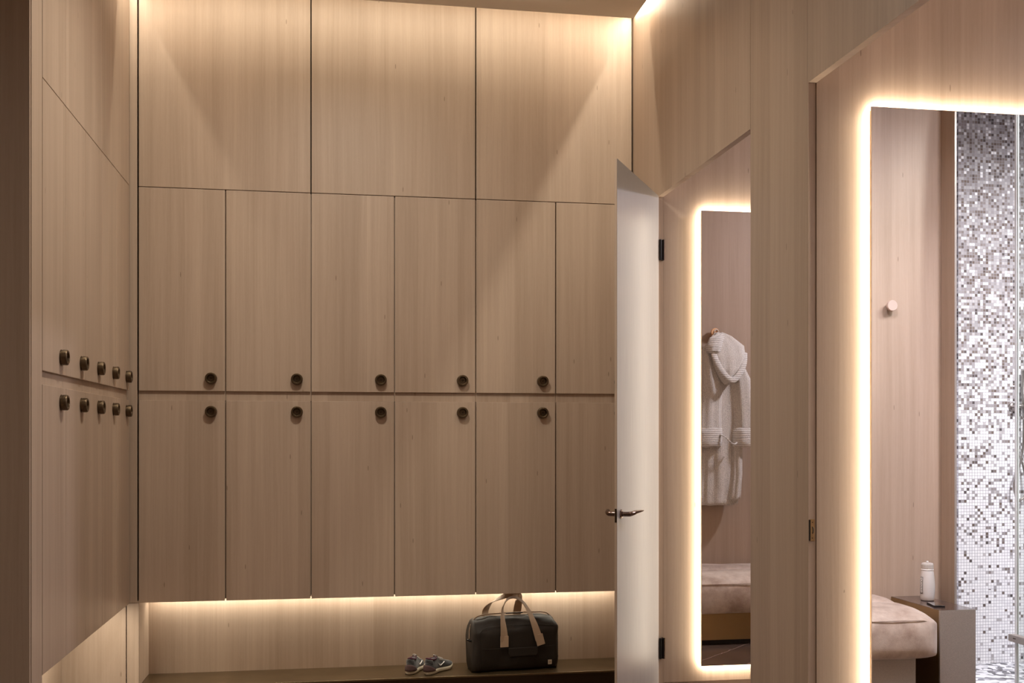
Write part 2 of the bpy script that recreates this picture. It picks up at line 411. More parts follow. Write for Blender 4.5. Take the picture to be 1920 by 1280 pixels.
# ------------------------------------------------------------------ lockers
def axis_matrix(origin, zdir):
    z = Vector(zdir).normalized(); up = Vector((0, 0, 1)); x = up.cross(z).normalized(); y = z.cross(x)
    m = Matrix((x, y, z)).transposed().to_4x4(); m.translation = Vector(origin); return m
KP = [(0, .009), (.006, .009), (.007, .013), (.0125, .013), (.0135, .009), (.0185, .009), (.0195, .013), (.0215, .027), (.0235, .029),
      (.0300, .029), (.0325, .027), (.0335, .024), (.0335, .008), (.0310, .007), (.0310, .003), (.0345, .002), (.0345, 0), (0, 0)]
def locker(width, height, top, G=.0036):
    """local frame: door face in the plane y=0 facing -y, x to the right, z=0 at the door's bottom"""
    r = empty('locker')
    b = MB().box(.0008, width-.0008, .0145, .318, -.0550 if top else .010, height-.002)
    b.obj('carcass', W, r)
    d = MB().box(G, width-G, 0, .014, 0, height).obj('door', W, r, bevel=.0013)
    kz = .074 if top else height-.064
    k = MB().lathe(KP, 36, axis_matrix((width-.082, 0, kz), (0, -1, 0))).obj('lock_knob', M['bronze'], d, smooth=True)
    k.modifiers.new('n', 'EDGE_SPLIT').split_angle = math.radians(35)
    MB().lathe([(0, .0145), (.0035, .0145), (.0045, .0135), (.0045, .012), (0, .012)], 16, axis_matrix((width-.082, 0, kz), (0, -1, 0))).obj('lock_core', M['bronze_dark'], k)
    return r
def copy_tree(o, parent=None):
    c = o.copy(); C.objects.link(c)
    if parent: c.parent = parent
    for ch in o.children: copy_tree(ch, c)
    return c
def col_name(i, n):
    return ['leftmost', 'second from left', 'third from left', 'fourth from left', 'fifth from left', 'rightmost behind the door'][i]
proto = {}
HT, HB = ZT-ZM1, ZM0-ZB
for k in range(6):
    wdt = xs[k+1]-xs[k]
    for top, z0, h in ((True, ZM1, HT), (False, ZB, HB)):
        key = (top,)
        if key not in proto: o = locker(.4915, h, top); proto[key] = o; o['_first'] = 1
        else: o = copy_tree(proto[key])
        o.location = (xs[k], YB, z0); o.scale = (wdt/.4915, 1, 1)
        tag(o, 'beech locker with bronze knob, %s row of the back wall, %s' % ('upper' if top else 'lower', col_name(k, 6)), 'locker',
            'lockers on the back wall')
proto2 = {}
ln = ['nearest the camera', 'second from the camera', 'middle one of five', 'fourth from the camera', 'farthest, at the corner']
for k in range(5):
    wdt = ys[k+1]-ys[k]
    for top, z0, h in ((True, ZM1, HT), (False, ZB, HB)):
        if top not in proto2: o = locker(.374, h, top, .0012); proto2[top] = o
        else: o = copy_tree(proto2[top])
        o.location = (XL, ys[k], z0); o.rotation_euler = (0, 0, PI/2); o.scale = (wdt/.374, 1, 1)
        tag(o, 'narrow beech locker, %s row of the left wall, %s' % ('upper' if top else 'lower', ln[k]), 'locker', 'lockers on the left wall')
for o in proto.values():
    if '_first' in o: del o['_first']

# bronze bench plate below the back lockers
bn = empty('bench', (0, 6.6, ZF))
def kid(mb, name, mt, root, **kw):
    """build in world coordinates, then hang under a root"""
    o = mb.obj(name, mt, root, **kw)
    o.matrix_parent_inverse = (Matrix.Translation(root.location) @ root.rotation_euler.to_matrix().to_4x4()).inverted()
    return o
kid(MB().box(XN+.001, XR-.001, 6.428, 6.799, ZBENCH-.012, ZBENCH), 'seat_plate', M['bench'], bn, bevel=.002)
kid(MB().box(XN+.001, XR-.001, 6.44, 6.46, ZF, ZBENCH-.012), 'fascia', M['bronze_dark'], bn)
tag(bn, 'long low dark bronze bench running under the back lockers, carrying shoes and bag', 'bench')

# ------------------------------------------------------------------ open cabin door
hx, hy_ = 1.861, 5.928
ang = math.atan2(5.153-hy_, 1.401-hx)                 # direction hinge -> free edge
m = M['laminate'] = mat('pale_laminate', (.33, .305, .295), .42); N = NT(m)
g = N.n('ShaderNodeTexCoord'); mp = N.n('ShaderNodeMapping'); mp.inputs['Scale'].default_value = (40, 40, 1.2); N.l(g.outputs['Object'], mp.inputs[0])
N.l(N.ramp(N.noise(mp.outputs[0], 3, 3), [(.3, (.245, .222, .212)), (.7, (.285, .260, .248))]), N.p.inputs['Base Color'])
dr = empty('cabin_door', (hx, hy_, ZC+.01), ang)
LW = .897
HH = 1.385-(ZC+.01)
MB().box(.004, LW, -.013, -.0012, 0, HH).obj('door_leaf', W, dr, bevel=.0012)
MB().box(.0045, LW-.0012, -.0012, 0, .001, HH-.001).obj('face_laminate', M['laminate'], dr)
def lever(side, parent):
    """side +1: face towards +y local"""
    y0 = 0.0 if side > 0 else -.013
    s = side; zc = .387+1e-9; zc = -ZC-.01-.387
    x0 = LW-.068
    r = MB().lathe([(0, 0), (.024, 0), (.024, .003), (.019, .009), (0, .009)], 8, axis_matrix((x0, y0, zc), (0, s, 0))).obj('rosette', M['copper'], parent)
    lv = MB().tube(bez([(x0, y0+s*.008, zc), (x0, y0+s*.030, zc), (x0, y0+s*.048, zc+.001), (x0-.014, y0+s*.060, zc+.004),
                        (x0-.045, y0+s*.068, zc+.009), (x0-.085, y0+s*.078, zc+.013), (x0-.120, y0+s*.088, zc+.016)], 6), .012, 16,
                   rs=[.0125]*13+[.0122, .012, .0118, .0115, .0112, .011]+[.0115]*6+[.011]*6+[.010, .009, .008, .0065, .005, .003], up=(0, 0, 1))
    # flatten the outer half
    for v in lv.bm.verts:
        t = max(0, min(1, (x0-.02-v.co.x)/.06)); v.co.z = (zc+.006) + (v.co.z-zc-.006)*(1-.35*t)
    lv.obj('lever_handle', M['copper'], parent, smooth=True)
lever(1, dr); lever(-1, dr)
MB().box(LW-.0003, LW+.0012, -.0115, -.0015, -ZC-.01-.387-.038, -ZC-.01-.387+.030).obj('latch_plate', M['bronze_dark'], dr)
tag(dr, 'tall open cabin door leaf seen at an angle with bronze lever handles', 'door')
for z, lab in ((1.075, 'black butt hinge near the top of the open cabin door'), (-1.215, 'black butt hinge near the bottom of the open cabin door')):
    h = empty('door_hinge', (1.87, 5.94, z-.059))
    kid(MB().tube([(1.868, 5.922, z-.059), (1.868, 5.922, z+.059)], .0075, 14), 'barrel', M['black'], h, smooth=False)
    kid(MB().box(1.869, 1.889, 5.917, 5.922, z-.057, z+.057).box(1.884, 1.889, 5.922, 5.9525, z-.060, z+.060), 'hinge_leaf', M['black'], h)
    kid(MB().box(1.8892, 1.8945, 5.9165, 5.921, z-.059, z+.061), 'bright_edge', M['chrome'], h)
    tag(h, lab, 'hinge')
sp = empty('strike_plate', (1.873, 3.995, -.386))
zc = -.368
p = MB().box(1.8665, 1.887, 3.9715, 3.9765, zc-.043, zc+.043)
kid(p, 'plate', M['gold'], sp, bevel=.001)
kid(MB().box(1.8635, 1.8665, 3.966, 3.9765, zc-.041, zc+.041), 'lip', M['black'], sp)
kid(MB().tube([(1.8755+.0045*math.cos(t), 3.9695, zc+.013*math.sin(t)) for t in [i*PI/10-PI/2 for i in range(11)]], .0014, 8), 'latch_slot', M['black'], sp)
kid(MB().lathe([(0, .001), (.002, .001), (.002, 0), (0, 0)], 10, axis_matrix((1.8765, 3.971, zc+.031), (0, -1, 0))), 'screw', M['black'], sp)
kid(MB().lathe([(0, .001), (.002, .001), (.002, 0), (0, 0)], 10, axis_matrix((1.8765, 3.971, zc-.031), (0, -1, 0))), 'screw', M['black'], sp)
tag(sp, 'small bronze strike plate on the door jamb beside the large lit mirror', 'strike plate')

# ------------------------------------------------------------------ backlit mirrors
def mirror(Yw, Ym, lab, pw):
    x0, x1, z0, z1 = 2.112, 3.02, -1.322, 1.307
    r = empty('backlit_mirror', ((x0+x1)/2, Yw, z0))
    kid(MB().box(x0, x1, Ym, Ym+.005, z0, z1), 'mirror_glass', M['mirror'], r)
    kid(MB().box(x0+.036, x1-.036, Ym+.006, Yw-.001, z0+.036, z1-.036), 'backing_frame', M['led'], r)
    e = .0012
    kid(MB().box(x0-e, x0, Ym-.0005, Ym+.0062, z0-e, z1+e).box(x1, x1+e, Ym-.0005, Ym+.0062, z0-e, z1+e).box(x0, x1, Ym-.0005, Ym+.0062, z0-e, z0).box(x0, x1, Ym-.0005, Ym+.0062, z1, z1+e),
        'polished_edge', M['white_edge'], r)
    tag(r, lab, 'mirror')
    yl = (Ym+Yw)/2
    i = .007
    L = [((x0+i, yl, z0+i), (x0+i, yl, z1-i), (-1, .1, 0)), ((x1-i, yl, z0+i), (x1-i, yl, z1-i), (1, .1, 0)),
         ((x0+i, yl, z1-i), (x1-i, yl, z1-i), (0, .1, 1)), ((x0+i, yl, z0+i), (x1-i, yl, z0+i), (0, .1, -1))]
    for a, b, d in L:
        ln_ = (Vector(a)-Vector(b)).length*(1.35 if d[2] else 1)
        area('mirror_backlight', a, b, .010, d, pw*ln_, GLOW)
mirror(5.945, 5.912, 'slender backlit mirror in the far cabin, reflecting a hanging robe', 3.5)
mirror(3.970, 3.940, 'large backlit mirror in the near cabin, reflecting mosaic shower and bench', 3.4)

# ------------------------------------------------------------------ cabin furniture
def cushion(name, root, x0, x1, yw, yf, zb, zs, ztop, mt):
    """upholstered seat: boxed front, two rolls across the top; back at wall yw, front at yf (> yw)"""
    nx, ny = 40, 36; D = yf-yw
    bm = bmesh.new(); grid = []
    prof = []                                         # (y, z) section from back bottom over the top to front bottom
    def top(t):                                       # t 0 back, 1 front
        gpos = .42
        if t < gpos: a = t/gpos; return ztop - .03*abs(2*a-1)**3
        a = (t-gpos)/(1-gpos); base = ztop-.012; return base-.008*abs(2*a-1)**3 if a < .5 else base - (base-zs)*((a-.5)/.5)**2.6
    sec = [(yw+.01, zb), (yw+.002, zb+.03), (yw+.002, ztop-.06)]
    for i in range(ny+1): sec.append((yw+.005+(D-.01)*i/ny, top(i/ny)))
    sec += [(yf+.004, zs-.01), (yf+.014, zs-(zs-zb)*.3), (yf+.014, zb+(zs-zb)*.3), (yf+.006, zb+.02), (yf-.02, zb)]
    rings = []
    R = .15
    yc, zc_ = (yw+yf)/2, (zb+ztop)/2
    us = [0, .003, .008, .017, .03, .05, .08, .115, .15]
    full = [x0+u for u in us] + [x0+.15+(x1-x0-.30)*k/30 for k in range(1, 30)] + [x1-u for u in us[::-1]]
    for xx in full:
        e = min(xx-x0, x1-xx, R); q = 1-e/R
        sh = (1-math.sqrt(max(0, 1-q*q)))*R
        ring = []
        for y, z in sec:
            yy = max(yw+.002, min(yf+.014-sh*.6, y)) if y > yc else max(y, yw+.002)
            zz = z-sh*.85*max(0, (z-zc_)/(ztop-zc_)) if z > zc_ else z+sh*.22*max(0, (zc_-z)/(zc_-zb))
            pu = noise.noise(Vector((xx*5, yy*5, zz*7)))*.006
            ring.append((xx, yy + (pu if y > yc else 0), zz+pu))
        rings.append(ring)
    o = kid(MB().loft(rings), name, mt, root, smooth=True)
    # piping on the front seam
    kid(MB().tube([(x, yf+.006-(1-math.sqrt(max(0, 1-(1-min(x-x0, x1-x, R)/R)**2)))*R*.6, zs-.004-.62*R*(1-math.sqrt(max(0, 1-(1-min(x-x0, x1-x, R)/R)**2)))) for x in full[2:-2]], .0028, 8), 'piping', mt, o, smooth=True)
    return o
# far cabin
b1 = empty('upholstered_bench', (3.0, 4.3, ZC))
cushion('seat_cushion', b1, 2.0, 4.2, 4.031, 4.72, -1.235, -1.02, -.955, M['suede'])
kid(MB().box(2.02, 4.18, 4.05, 4.705, ZC+.035, -1.225), 'base', M['gold'], b1, bevel=.002)
kid(MB().box(2.06, 4.14, 4.06, 4.66, ZC, ZC+.04), 'plinth', M['dark'], b1)
tag(b1, 'long blush suede bench in the far cabin, seen in the slender mirror', 'bench')
# near cabin
b2 = empty('upholstered_bench', (2.6, 2.4, ZC))
cushion('seat_cushion', b2, 2.0, 3.195, 2.067, 2.68, -1.17, -.960, -.900, M['suede'])
kid(MB().box(2.02, 3.06, 2.10, 2.64, ZC+.03, -1.155), 'base', M['champagne'], b2, bevel=.002)
kid(MB().box(2.06, 3.02, 2.12, 2.60, ZC, ZC+.035), 'plinth', M['dark'], b2)
tag(b2, 'blush suede bench in the near cabin beside the metal side table', 'bench')
st = empty('side_table', (3.34, 2.32, ZC))
kid(MB().box(3.238, 3.447, 2.066, 2.5785, -.9355, -.934), 'table_top', mat('polished_brown_top', (.13, .085, .070), .10, .5), st)
kid(MB().box(3.238, 3.447, 2.066, 2.566, ZC, -.936), 'side_body', M['gold'], st)
kid(MB().box(3.237, 3.448, 2.567, 2.579, ZC, -.9345), 'end_panel', M['champagne'], st, bevel=.001)
tag(st, 'narrow champagne metal waterfall side table holding bottle and phone', 'table')

# bottle and phone (in the near cabin, seen through the mirror): real y = 7.89 - virtual y
bx, by, bz = 3.365, 7.89-5.65, -.934
BS = 1.08
bo = empty('water_bottle', (bx, by, bz))
def lat(prof, name, mt, par, n=40, loc=(bx, by, bz), **kw):
    return kid(MB().lathe([(q*(1.04 if h < .19 else 1), h*BS) for q, h in prof], n, Matrix.Translation(loc)), name, mt, par, smooth=True, **kw)
lat([(0, .002), (.0335, .002), (.036, .006), (.0380, .03), (.0395, .060), (.0395, .080), (.0380, .110), (.0340, .145), (.0315, .160), (.031, .163), (0, .163)], 'body', M['soap'], bo)
lat([(0, 0), (.0335, 0), (.0338, .0035), (0, .0035)], 'foot_ring', M['dark'], bo)
lat([(0, .161), (.0325, .161), (.0335, .1635), (.0325, .167), (0, .167)], 'neck_ring', M['letter'], bo)
cp = MB(); rings = []
for h, r in ((.167, .0305), (.170, .0315), (.190, .0315), (.197, .029), (.199, .022)):
    r *= 1.04; h *= BS
    rings.append([(bx+(r+(.0007 if i % 2 and h < .207 else 0))*math.cos(2*PI*i/60), by+(r+(.0007 if i % 2 and h < .207 else 0))*math.sin(2*PI*i/60), bz+h) for i in range(60)])
kid(cp.loft(rings), 'cap', M['cap'], bo)
lat([(0, .199), (.006, .199), (.007, .2065), (.005, .209), (0, .209)], 'spout', M['soap'], bo, 20)
# wrapped label with vertical lettering; seen from the mirror (+y side), on the side towards -x
la = math.radians(90+82)                              # centre angle of the label about the bottle axis
hw = math.radians(17); z0, z1 = .040, .138
RP = [(0, .036), (.006, .036), (.03, .038), (.06, .0395), (.08, .0395), (.11, .038), (.145, .034), (.16, .0315)]
def rad(h):
    h /= BS
    for (h0, r0), (h1, r1) in zip(RP, RP[1:]):
        if h <= h1: return 1.04*(r0+(r1-r0)*(h-h0)/(h1-h0))
    return .0328
rows = []
for j in range(13):
    h = z0+(z1-z0)*j/12; r = rad(h)+.0008
    rows.append([(bx+r*math.cos(la-hw+2*hw*i/8), by+r*math.sin(la-hw+2*hw*i/8), bz+h) for i in range(9)])
lb = MB(); lb.loft(rows, cap=False, closed=False)
lbo = kid(lb, 'label', M['label'], bo, smooth=True)
so = lbo.modifiers.new('t', 'SOLIDIFY'); so.thickness = .0006; so.offset = 0
tc = bpy.data.curves.new('lettering', 'FONT'); tc.body = 'OAVOUQ'; tc.size = .021; tc.align_x = 'CENTER'; tc.align_y = 'CENTER'; tc.extrude = .0003; tc.offset = .0006
to = bpy.data.objects.new('tmp', tc); C.objects.link(to)
me = bpy.data.meshes.new_from_object(to.evaluated_get(bpy.context.evaluated_depsgraph_get())); bpy.data.objects.remove(to)
wid = max(v.co.x for v in me.vertices)-min(v.co.x for v in me.vertices)
for v in me.vertices:                                 # wrap: text x runs up the bottle, text y runs round it
    h = (z0+z1)/2 + v.co.x*(.084/wid); a = la - v.co.y/.041*.85; r = rad(h)+.0018+v.co.z
    v.co = Vector((bx+r*math.cos(a), by+r*math.sin(a), bz+h))
me.materials.append(M['letter'])
lo = bpy.data.objects.new('lettering', me); C.objects.link(lo); lo.parent = lbo
tag(bo, 'ivory water bottle with grey label standing on the metal side table', 'bottle')
ph = empty('phone', (3.312, 7.89-5.475, -.934), math.radians(13))
MB().box(-.031, .031, -.062, .062, .0002, .008).obj('body', M['black'], ph, bevel=.003, seg=3)
MB().box(-.029, .029, -.060, .060, .0078, .0086).obj('screen', M['glossblack'], ph)
tag(ph, 'black smartphone lying on the metal side table before the bottle', 'phone')

def peg(x, y, z, lab, col):
    o = MB().lathe([(0, 0), (.012, 0), (.012, .022), (.030, .024), (.0315, .028), (.0315, .040), (.0295, .043), (0, .043)], 36, axis_matrix((0, 0, 0), (0, 1, 0))).obj('wall_peg', col, smooth=True)
    o.modifiers.new('n', 'EDGE_SPLIT').split_angle = math.radians(35)
    o.location = (x, y, z); tag(o, lab, 'hook'); return o
peg(3.225, 2.0655, .765, 'bare round wall peg above the near cabin bench', mat('blush_peg', (.56, .42, .35), .5))
peg(2.878, 4.0305, .795, 'round peach wall peg carrying the robe in the far cabin', M['peg'])

# ------------------------------------------------------------------ bathrobe hanging in the far cabin
rb = empty('bathrobe', (2.92, 4.12, -.51))
def fold_tube(stations, nfold, amp, seed, n=64):
    """stations: (cx, cy, z, rx, ry)"""
    rings = []
    for k, (cx, cy, z, rx, ry) in enumerate(stations):
        ring = []
        for i in range(n):
            t = 2*PI*i/n
            f = 1+amp*math.sin(nfold*t+seed+z*1.5)+amp*.8*math.sin((nfold*2+1)*t+seed*2.3-z*2)+.9*amp*noise.noise(Vector((math.cos(t)*2+seed, math.sin(t)*2, z*6)))
            ring.append((cx+rx*f*math.cos(t), max(4.0325, cy+ry*f*math.sin(t)), z+.004*math.sin(5*t+seed)))
        rings.append(ring)
    return MB().loft(rings)
def interp(st, n):
    out = []
    for a, b in zip(st, st[1:]):
        for k in range(n): out.append(tuple(p+(q-p)*k/n for p, q in zip(a, b)))
    out.append(st[-1]); return out
kid(fold_tube(interp([(2.885, 4.10, .70, .05, .035), (2.89, 4.10, .62, .15, .05), (2.90, 4.105, .40, .19, .055), (2.895, 4.105, .10, .17, .06), (2.885, 4.105, -.10, .165, .06),
                      (2.885, 4.105, -.35, .165, .058), (2.87, 4.105, -.500, .155, .05), (2.87, 4.105, -.512, .14, .04)], 8), 5, .10, 1.0), 'body', M['robe'], rb, smooth=True)
# front edge of the wrap standing proud
kid(fold_tube(interp([(3.015, 4.15, .30, .02, .015), (3.02, 4.155, .0, .040, .03), (3.02, 4.155, -.28, .042, .03), (3.005, 4.15, -.46, .045, .028), (2.99, 4.15, -.47, .03, .02)], 8), 3, .10, 4.0), 'front_panel', M['robe'], rb, smooth=True)
# sleeves with cuffs
for nm, sx, sgn in (('sleeve', 2.80, -1), ('sleeve', 3.075, 1)):
    s0 = 2.885+sgn*.06
    sl = kid(fold_tube(interp([(s0, 4.13, .70, .035, .03), (s0+sgn*.035, 4.135, .62, .065, .045), (sx-sgn*.02, 4.15, .42, .080, .055), (sx, 4.155, .18, .088, .058), (sx+sgn*.004, 4.16, .05, .090, .060), (sx+sgn*.004, 4.16, .04, .085, .055)], 8), 3, .07, 2.0+sgn), nm, M['robe'], rb, smooth=True)
    kid(fold_tube([(sx+sgn*.004, 4.16, .070, .086, .056), (sx+sgn*.004, 4.16, .064, .098, .064), (sx+sgn*.005, 4.16, .03, .101, .066), (sx+sgn*.006, 4.16, -.03, .101, .066), (sx+sgn*.006, 4.16, -.064, .100, .065), (sx+sgn*.006, 4.16, -.074, .086, .054)], 3, .03, 2.0+sgn), 'cuff', M['robe_trim'], sl, smooth=True)
# hood: drooping pouch, lighter lining in front, ribbed rim
hood = kid(fold_tube(interp([(2.89, 4.125, .785, .03, .02), (2.905, 4.14, .755, .085, .045), (2.94, 4.15, .69, .135, .062), (2.945, 4.165, .60, .140, .075), (2.94, 4.185, .50, .105, .070), (2.925, 4.20, .42, .05, .045), (2.92, 4.20, .395, .015, .015)], 6), 4, .045, 3.0), 'hood', M['robe_lining'], rb, smooth=True)
def strip(pts, wdt, th, name, mt, par):
    """band of width wdt following pts; width axis mostly vertical/outward"""
    P = bez(pts, 8); rings = []
    for i, p in enumerate(P):
        d = (P[min(i+1, len(P)-1)]-P[max(i-1, 0)]).normalized(); nrm = Vector((0, 1, 0)); sd = d.cross(nrm).normalized(); nr = sd.cross(d)
        rings.append([p+sd*wdt*math.cos(t)*.5+nr*th*math.sin(t) for t in [2*PI*k/16 for k in range(16)]])
    return kid(MB().loft(rings), name, mt, par, smooth=True)
strip([(2.812, 4.200, .640), (2.825, 4.232, .57), (2.865, 4.262, .48), (2.932, 4.272, .420), (2.998, 4.256, .47), (3.045, 4.226, .55), (3.066, 4.185, .63)], .046, .012, 'hood_rim', M['robe_trim'], hood)
kid(fold_tube(interp([(2.90, 4.15, .775, .02, .015), (2.85, 4.17, .74, .055, .045), (2.825, 4.185, .68, .06, .05), (2.82, 4.19, .635, .055, .045), (2.82, 4.19, .628, .03, .02)], 6), 3, .03, 6.0), 'hood_fold', M['robe_trim'], hood, smooth=True)
kid(MB().tube(bez([(2.862, 4.2, .02), (2.895, 4.235, .00), (2.93, 4.24, -.035), (2.965, 4.235, -.055), (2.99, 4.225, -.04)], 8), .009, 10, flat=.6), 'belt', M['robe_trim'], rb, smooth=True)
kid(MB().tube([(2.885+.018*math.cos(t), 4.078, .785+.028*math.sin(t)) for t in [PI*i/12 for i in range(13)]], .004, 8), 'hanging_loop', M['robe_trim'], rb)
tag(rb, 'oatmeal hooded bathrobe hanging from the peach peg in the far cabin', 'bathrobe')

# ------------------------------------------------------------------ shower glass, rail clip, hand shower
gp = empty('shower_screen', (3.955, 2.2, ZC))
kid(MB().box(3.95, 3.958, 2.213, 3.94, ZC+.005, 2.10), 'glass_pane', M['glass'], gp)
kid(MB().box(3.945, 3.963, 2.198, 2.2128, ZC+.005, 2.10), 'lit_edge_strip', M['glass_edge'], gp)  # white strip standing in for light caught on the glass edge
tag(gp, 'clear glass shower screen standing before the mosaic wall', 'shower screen')
rl = empty('glass_rail', (3.93, 2.25, -1.19))
kid(MB().box(3.905, 3.948, 2.195, 2.235, -1.190, -1.150).box(3.905, 3.948, 2.236, 2.95, -1.190, -1.150), 'bar', M['champagne'], rl, bevel=.001)
kid(MB().box(3.9038, 3.9052, 2.24, 2.265, -1.170, -1.165), 'slot', M['bronze_dark'], rl)
tag(rl, 'champagne metal bar fixed low on the shower glass', 'rail')
hs = empty('hand_shower', (4.52, 1.42, .2))
yw = 1.42
kid(MB().lathe([(0, 0), (.030, 0), (.030, .008), (.026, .014), (.012, .016), (.012, .050), (0, .050)], 24, axis_matrix((4.468, yw, .20), (0, 1, 0))), 'wall_rose', M['brushed'], hs, smooth=True)
kid(MB().tube([(4.468, yw+.042, .20), (4.50, yw+.045, .205), (4.525, yw+.045, .205)], .013, 14), 'holder_arm', M['brushed'], hs, smooth=True)
kid(MB().tube([(4.520, yw+.045, .13), (4.520, yw+.045, .20), (4.520, yw+.045, .44)], .016, 18, rs=[.010, .014, .016]), 'wand', M['brushed'], hs, smooth=True)
kid(MB().tube(bez([(4.520, yw+.045, .135), (4.516, yw+.045, -.05), (4.490, yw+.05, -.17), (4.455, yw+.05, -.26), (4.446, yw+.05, -.33), (4.46, yw+.05, -.39), (4.49, yw+.05, -.415), (4.525, yw+.05, -.385), (4.535, yw+.045, -.31),
                   (4.525, yw+.035, -.20), (4.50, yw+.02, -.12), (4.50, yw+.004, -.10)], 8), .0075, 12), 'hose', M['brushed'], hs, smooth=True)
tag(hs, 'brushed nickel hand shower with looping hose on the mosaic wall', 'hand shower')

# ------------------------------------------------------------------ duffel bag
bagY = 6.615; ba = math.radians(7)
bg = empty('duffel_bag', (1.12, bagY, ZBENCH), ba)
BL, BD, BH = .272, .122, .318
def bag_pt(u, v, amp=1.0):
    """u: along x -1..1 station, v: angle around section"""
    pass
rings = []; NS, NV = 46, 72
for i in range(NS+1):
    t = -1+2*i/NS
    e = abs(t)
    k = 1-max(0, (e-.90)/.10)**2.2*.20
    xx = BL*t
    ring = []
    for j in range(NV):
        a = 2*PI*j/NV; ca, sa = math.cos(a), math.sin(a)
        sx = abs(ca)**.42*math.copysign(1, ca); sz = abs(sa)**.42*math.copysign(1, sa)
        hh = BH*(1-.05*max(0, e-.55)/.45) 
        y = BD*k*sx; z = hh/2 + hh/2*sz*(k if sz > 0 else 1)
        # roof arches to the zip, base broad
        if sz > .6: y *= 1-.28*(sz-.6)/.4; z += .012*(1-sx*sx)
        d = noise.noise(Vector((xx*8, y*9+3, z*9)))*.013 + noise.noise(Vector((xx*22, y*24, z*26+7)))*.007 - .004*abs(noise.noise(Vector((xx*14+z*10, 5, z*18))))
        z2 = z+d*.5 if z > .02 else max(0.0, z)
        y2 = y*(1+d*4.5) - (.006*math.sin(xx*22+1) if z < BH*.6 else 0)*(1 if y < 0 else 0)
        ring.append((xx+d*1.0*(e > .9), y2, max(0.0005, z2)))
    rings.append(ring)
MB().loft(rings).obj('body', M['bag'], bg, smooth=True)
def on_front(x, z): return -(BD*(1-.28*max(0, ((z-BH/2)/(BH/2))-.6)/.4))-.004
def ribbon(pts, wdirs, wd, th, name, mt, par):
    rings = []
    for i, (p, wv) in enumerate(zip(pts, wdirs)):
        d = (pts[min(i+1, len(pts)-1)]-pts[max(i-1, 0)]).normalized(); wv = (Vector(wv)-d*Vector(wv).dot(d)).normalized(); nr = d.cross(wv)
        rings.append([p+wv*wd/2+nr*th/2, p+wv*wd/2-nr*th/2, p-wv*wd/2-nr*th/2, p-wv*wd/2+nr*th/2])
    return MB().loft(rings).obj(name, mt, par, bevel=.0008)
HY = -BD-.010
# front handle: rises from two tabs, leaning slightly to the right
fpts = bez([(-.088, HY-.003, .19), (-.092, HY-.004, .26), (-.096, HY+.006, .33), (-.085, HY+.035, .395), (-.045, HY+.060, .440), (.005, HY+.065, .446), (.05, HY+.050, .415), (.082, HY+.025, .355), (.108, HY+.002, .28), (.136, HY-.003, .19)], 8)
wd = []
for i, p in enumerate(fpts):
    t = i/(len(fpts)-1); s = math.sin(PI*t)
    wd.append((1-s*.72, .10+s*.75, .12*s))
hnd = ribbon(fpts, wd, .050, .0030, 'handle', M['strap'], bg)
for x, zz, tl in ((-.088, .19, .0), (.1405, .19, -.26)):
    m4 = Matrix.Translation((x, HY-.003, zz)) @ Matrix.Rotation(tl, 4, 'Y')
    b = MB().box(-.026, .026, -.0025, .0025, -.034, .034)
    for v in b.bm.verts: v.co = m4 @ v.co
    b.obj('handle_tab', M['strap'], hnd, bevel=.001)
bpts = bez([(-.150, .09, .300), (-.145, .095, .350), (-.115, .07, .40), (-.06, .03, .437), (0, .02, .452), (.055, .04, .44), (.068, .08, .40), (.062, .09, .34), (.055, .09, .29)], 8)
bw = [Vector((.8, .1, -.55)).lerp(Vector((.25, .8, .55)), min(1, i/28)).lerp(Vector((1, .1, .1)), max(0, (i-36)/12)) for i in range(len(bpts))]
ribbon(bpts, [w_.normalized() for w_ in bw], .050, .0030, 'handle', M['strap'], bg)
# zip piping over the left gusset and along the top
zp = bez([(-BL-.006, -.01, .195), (-BL-.003, -.012, .26), (-BL+.022, -.014, .315), (-BL+.07, -.012, .338), (-.12, -.01, .343), (0, -.01, .345), (.12, -.01, .343), (BL-.06, -.012, .338), (BL-.02, -.014, .31)], 8)
MB().tube([Vector(p)+Vector((0, 0, .0)) for p in zp], .0038, 8).obj('zip_piping', M['strap'], bg, smooth=True)
MB().box(-.045, .065, -.022, -.012, .340, .3465).obj('zip_placket', M['bag'], bg, bevel=.002)
# seams on the front: panel line, pocket flap
fl = []
for i in range(17):
    x = -.062+.187*i/16
    fl.append([(x, HY-.002+.0, .150), (x, HY-.008, .148), (x, HY-.009, .098+.012*(abs(2*i/16-1) > .93)), (x, HY-.003, .094+.014*(abs(2*i/16-1) > .93))])
MB().loft(fl).obj('pocket_flap', M['bag'], bg, bevel=.002)
MB().tube([(-BL+.045, HY-.000, .150), (-.10, HY-.002, .148), (0, HY-.0025, .147), (.15, HY-.002, .148), (BL-.03, HY+.002, .15)], .0016, 6).obj('front_seam', M['bag'], bg)
MB().tube(bez([(-BL+.035, HY+.005, .03), (-BL+.032, HY+.004, .12), (-BL+.032, HY+.006, .20), (-BL+.045, HY+.014, .262), (-.16, HY+.020, .280), (0, HY+.022, .284), (.16, HY+.02, .28), (BL-.03, HY+.02, .268)], 6), .0018, 6).obj('panel_piping', M['bag'], bg, smooth=True)
lp = MB().box(.192, .217, HY-.008, HY-.0045, .036, .064).obj('maker_patch', mat('cream_patch', (.50, .40, .30), .8), bg, bevel=.001)
MB().tube([(.2045+.0075*math.cos(t)*(1-.06*i), HY-.0087, .050+.0075*math.sin(t)*(1-.06*i)) for i, t in enumerate([k*PI/6 for k in range(15)])], .0011, 6).obj('emblem', mat('ochre_print', (.28, .16, .05), .7), lp)
cl = MB().tube([(-BL-.03, -.045, .196), (-BL-.012, -.05, .190), (-BL+.006, -.055, .186)], .006, 10).obj('strap_clip', M['black'], bg, smooth=True)
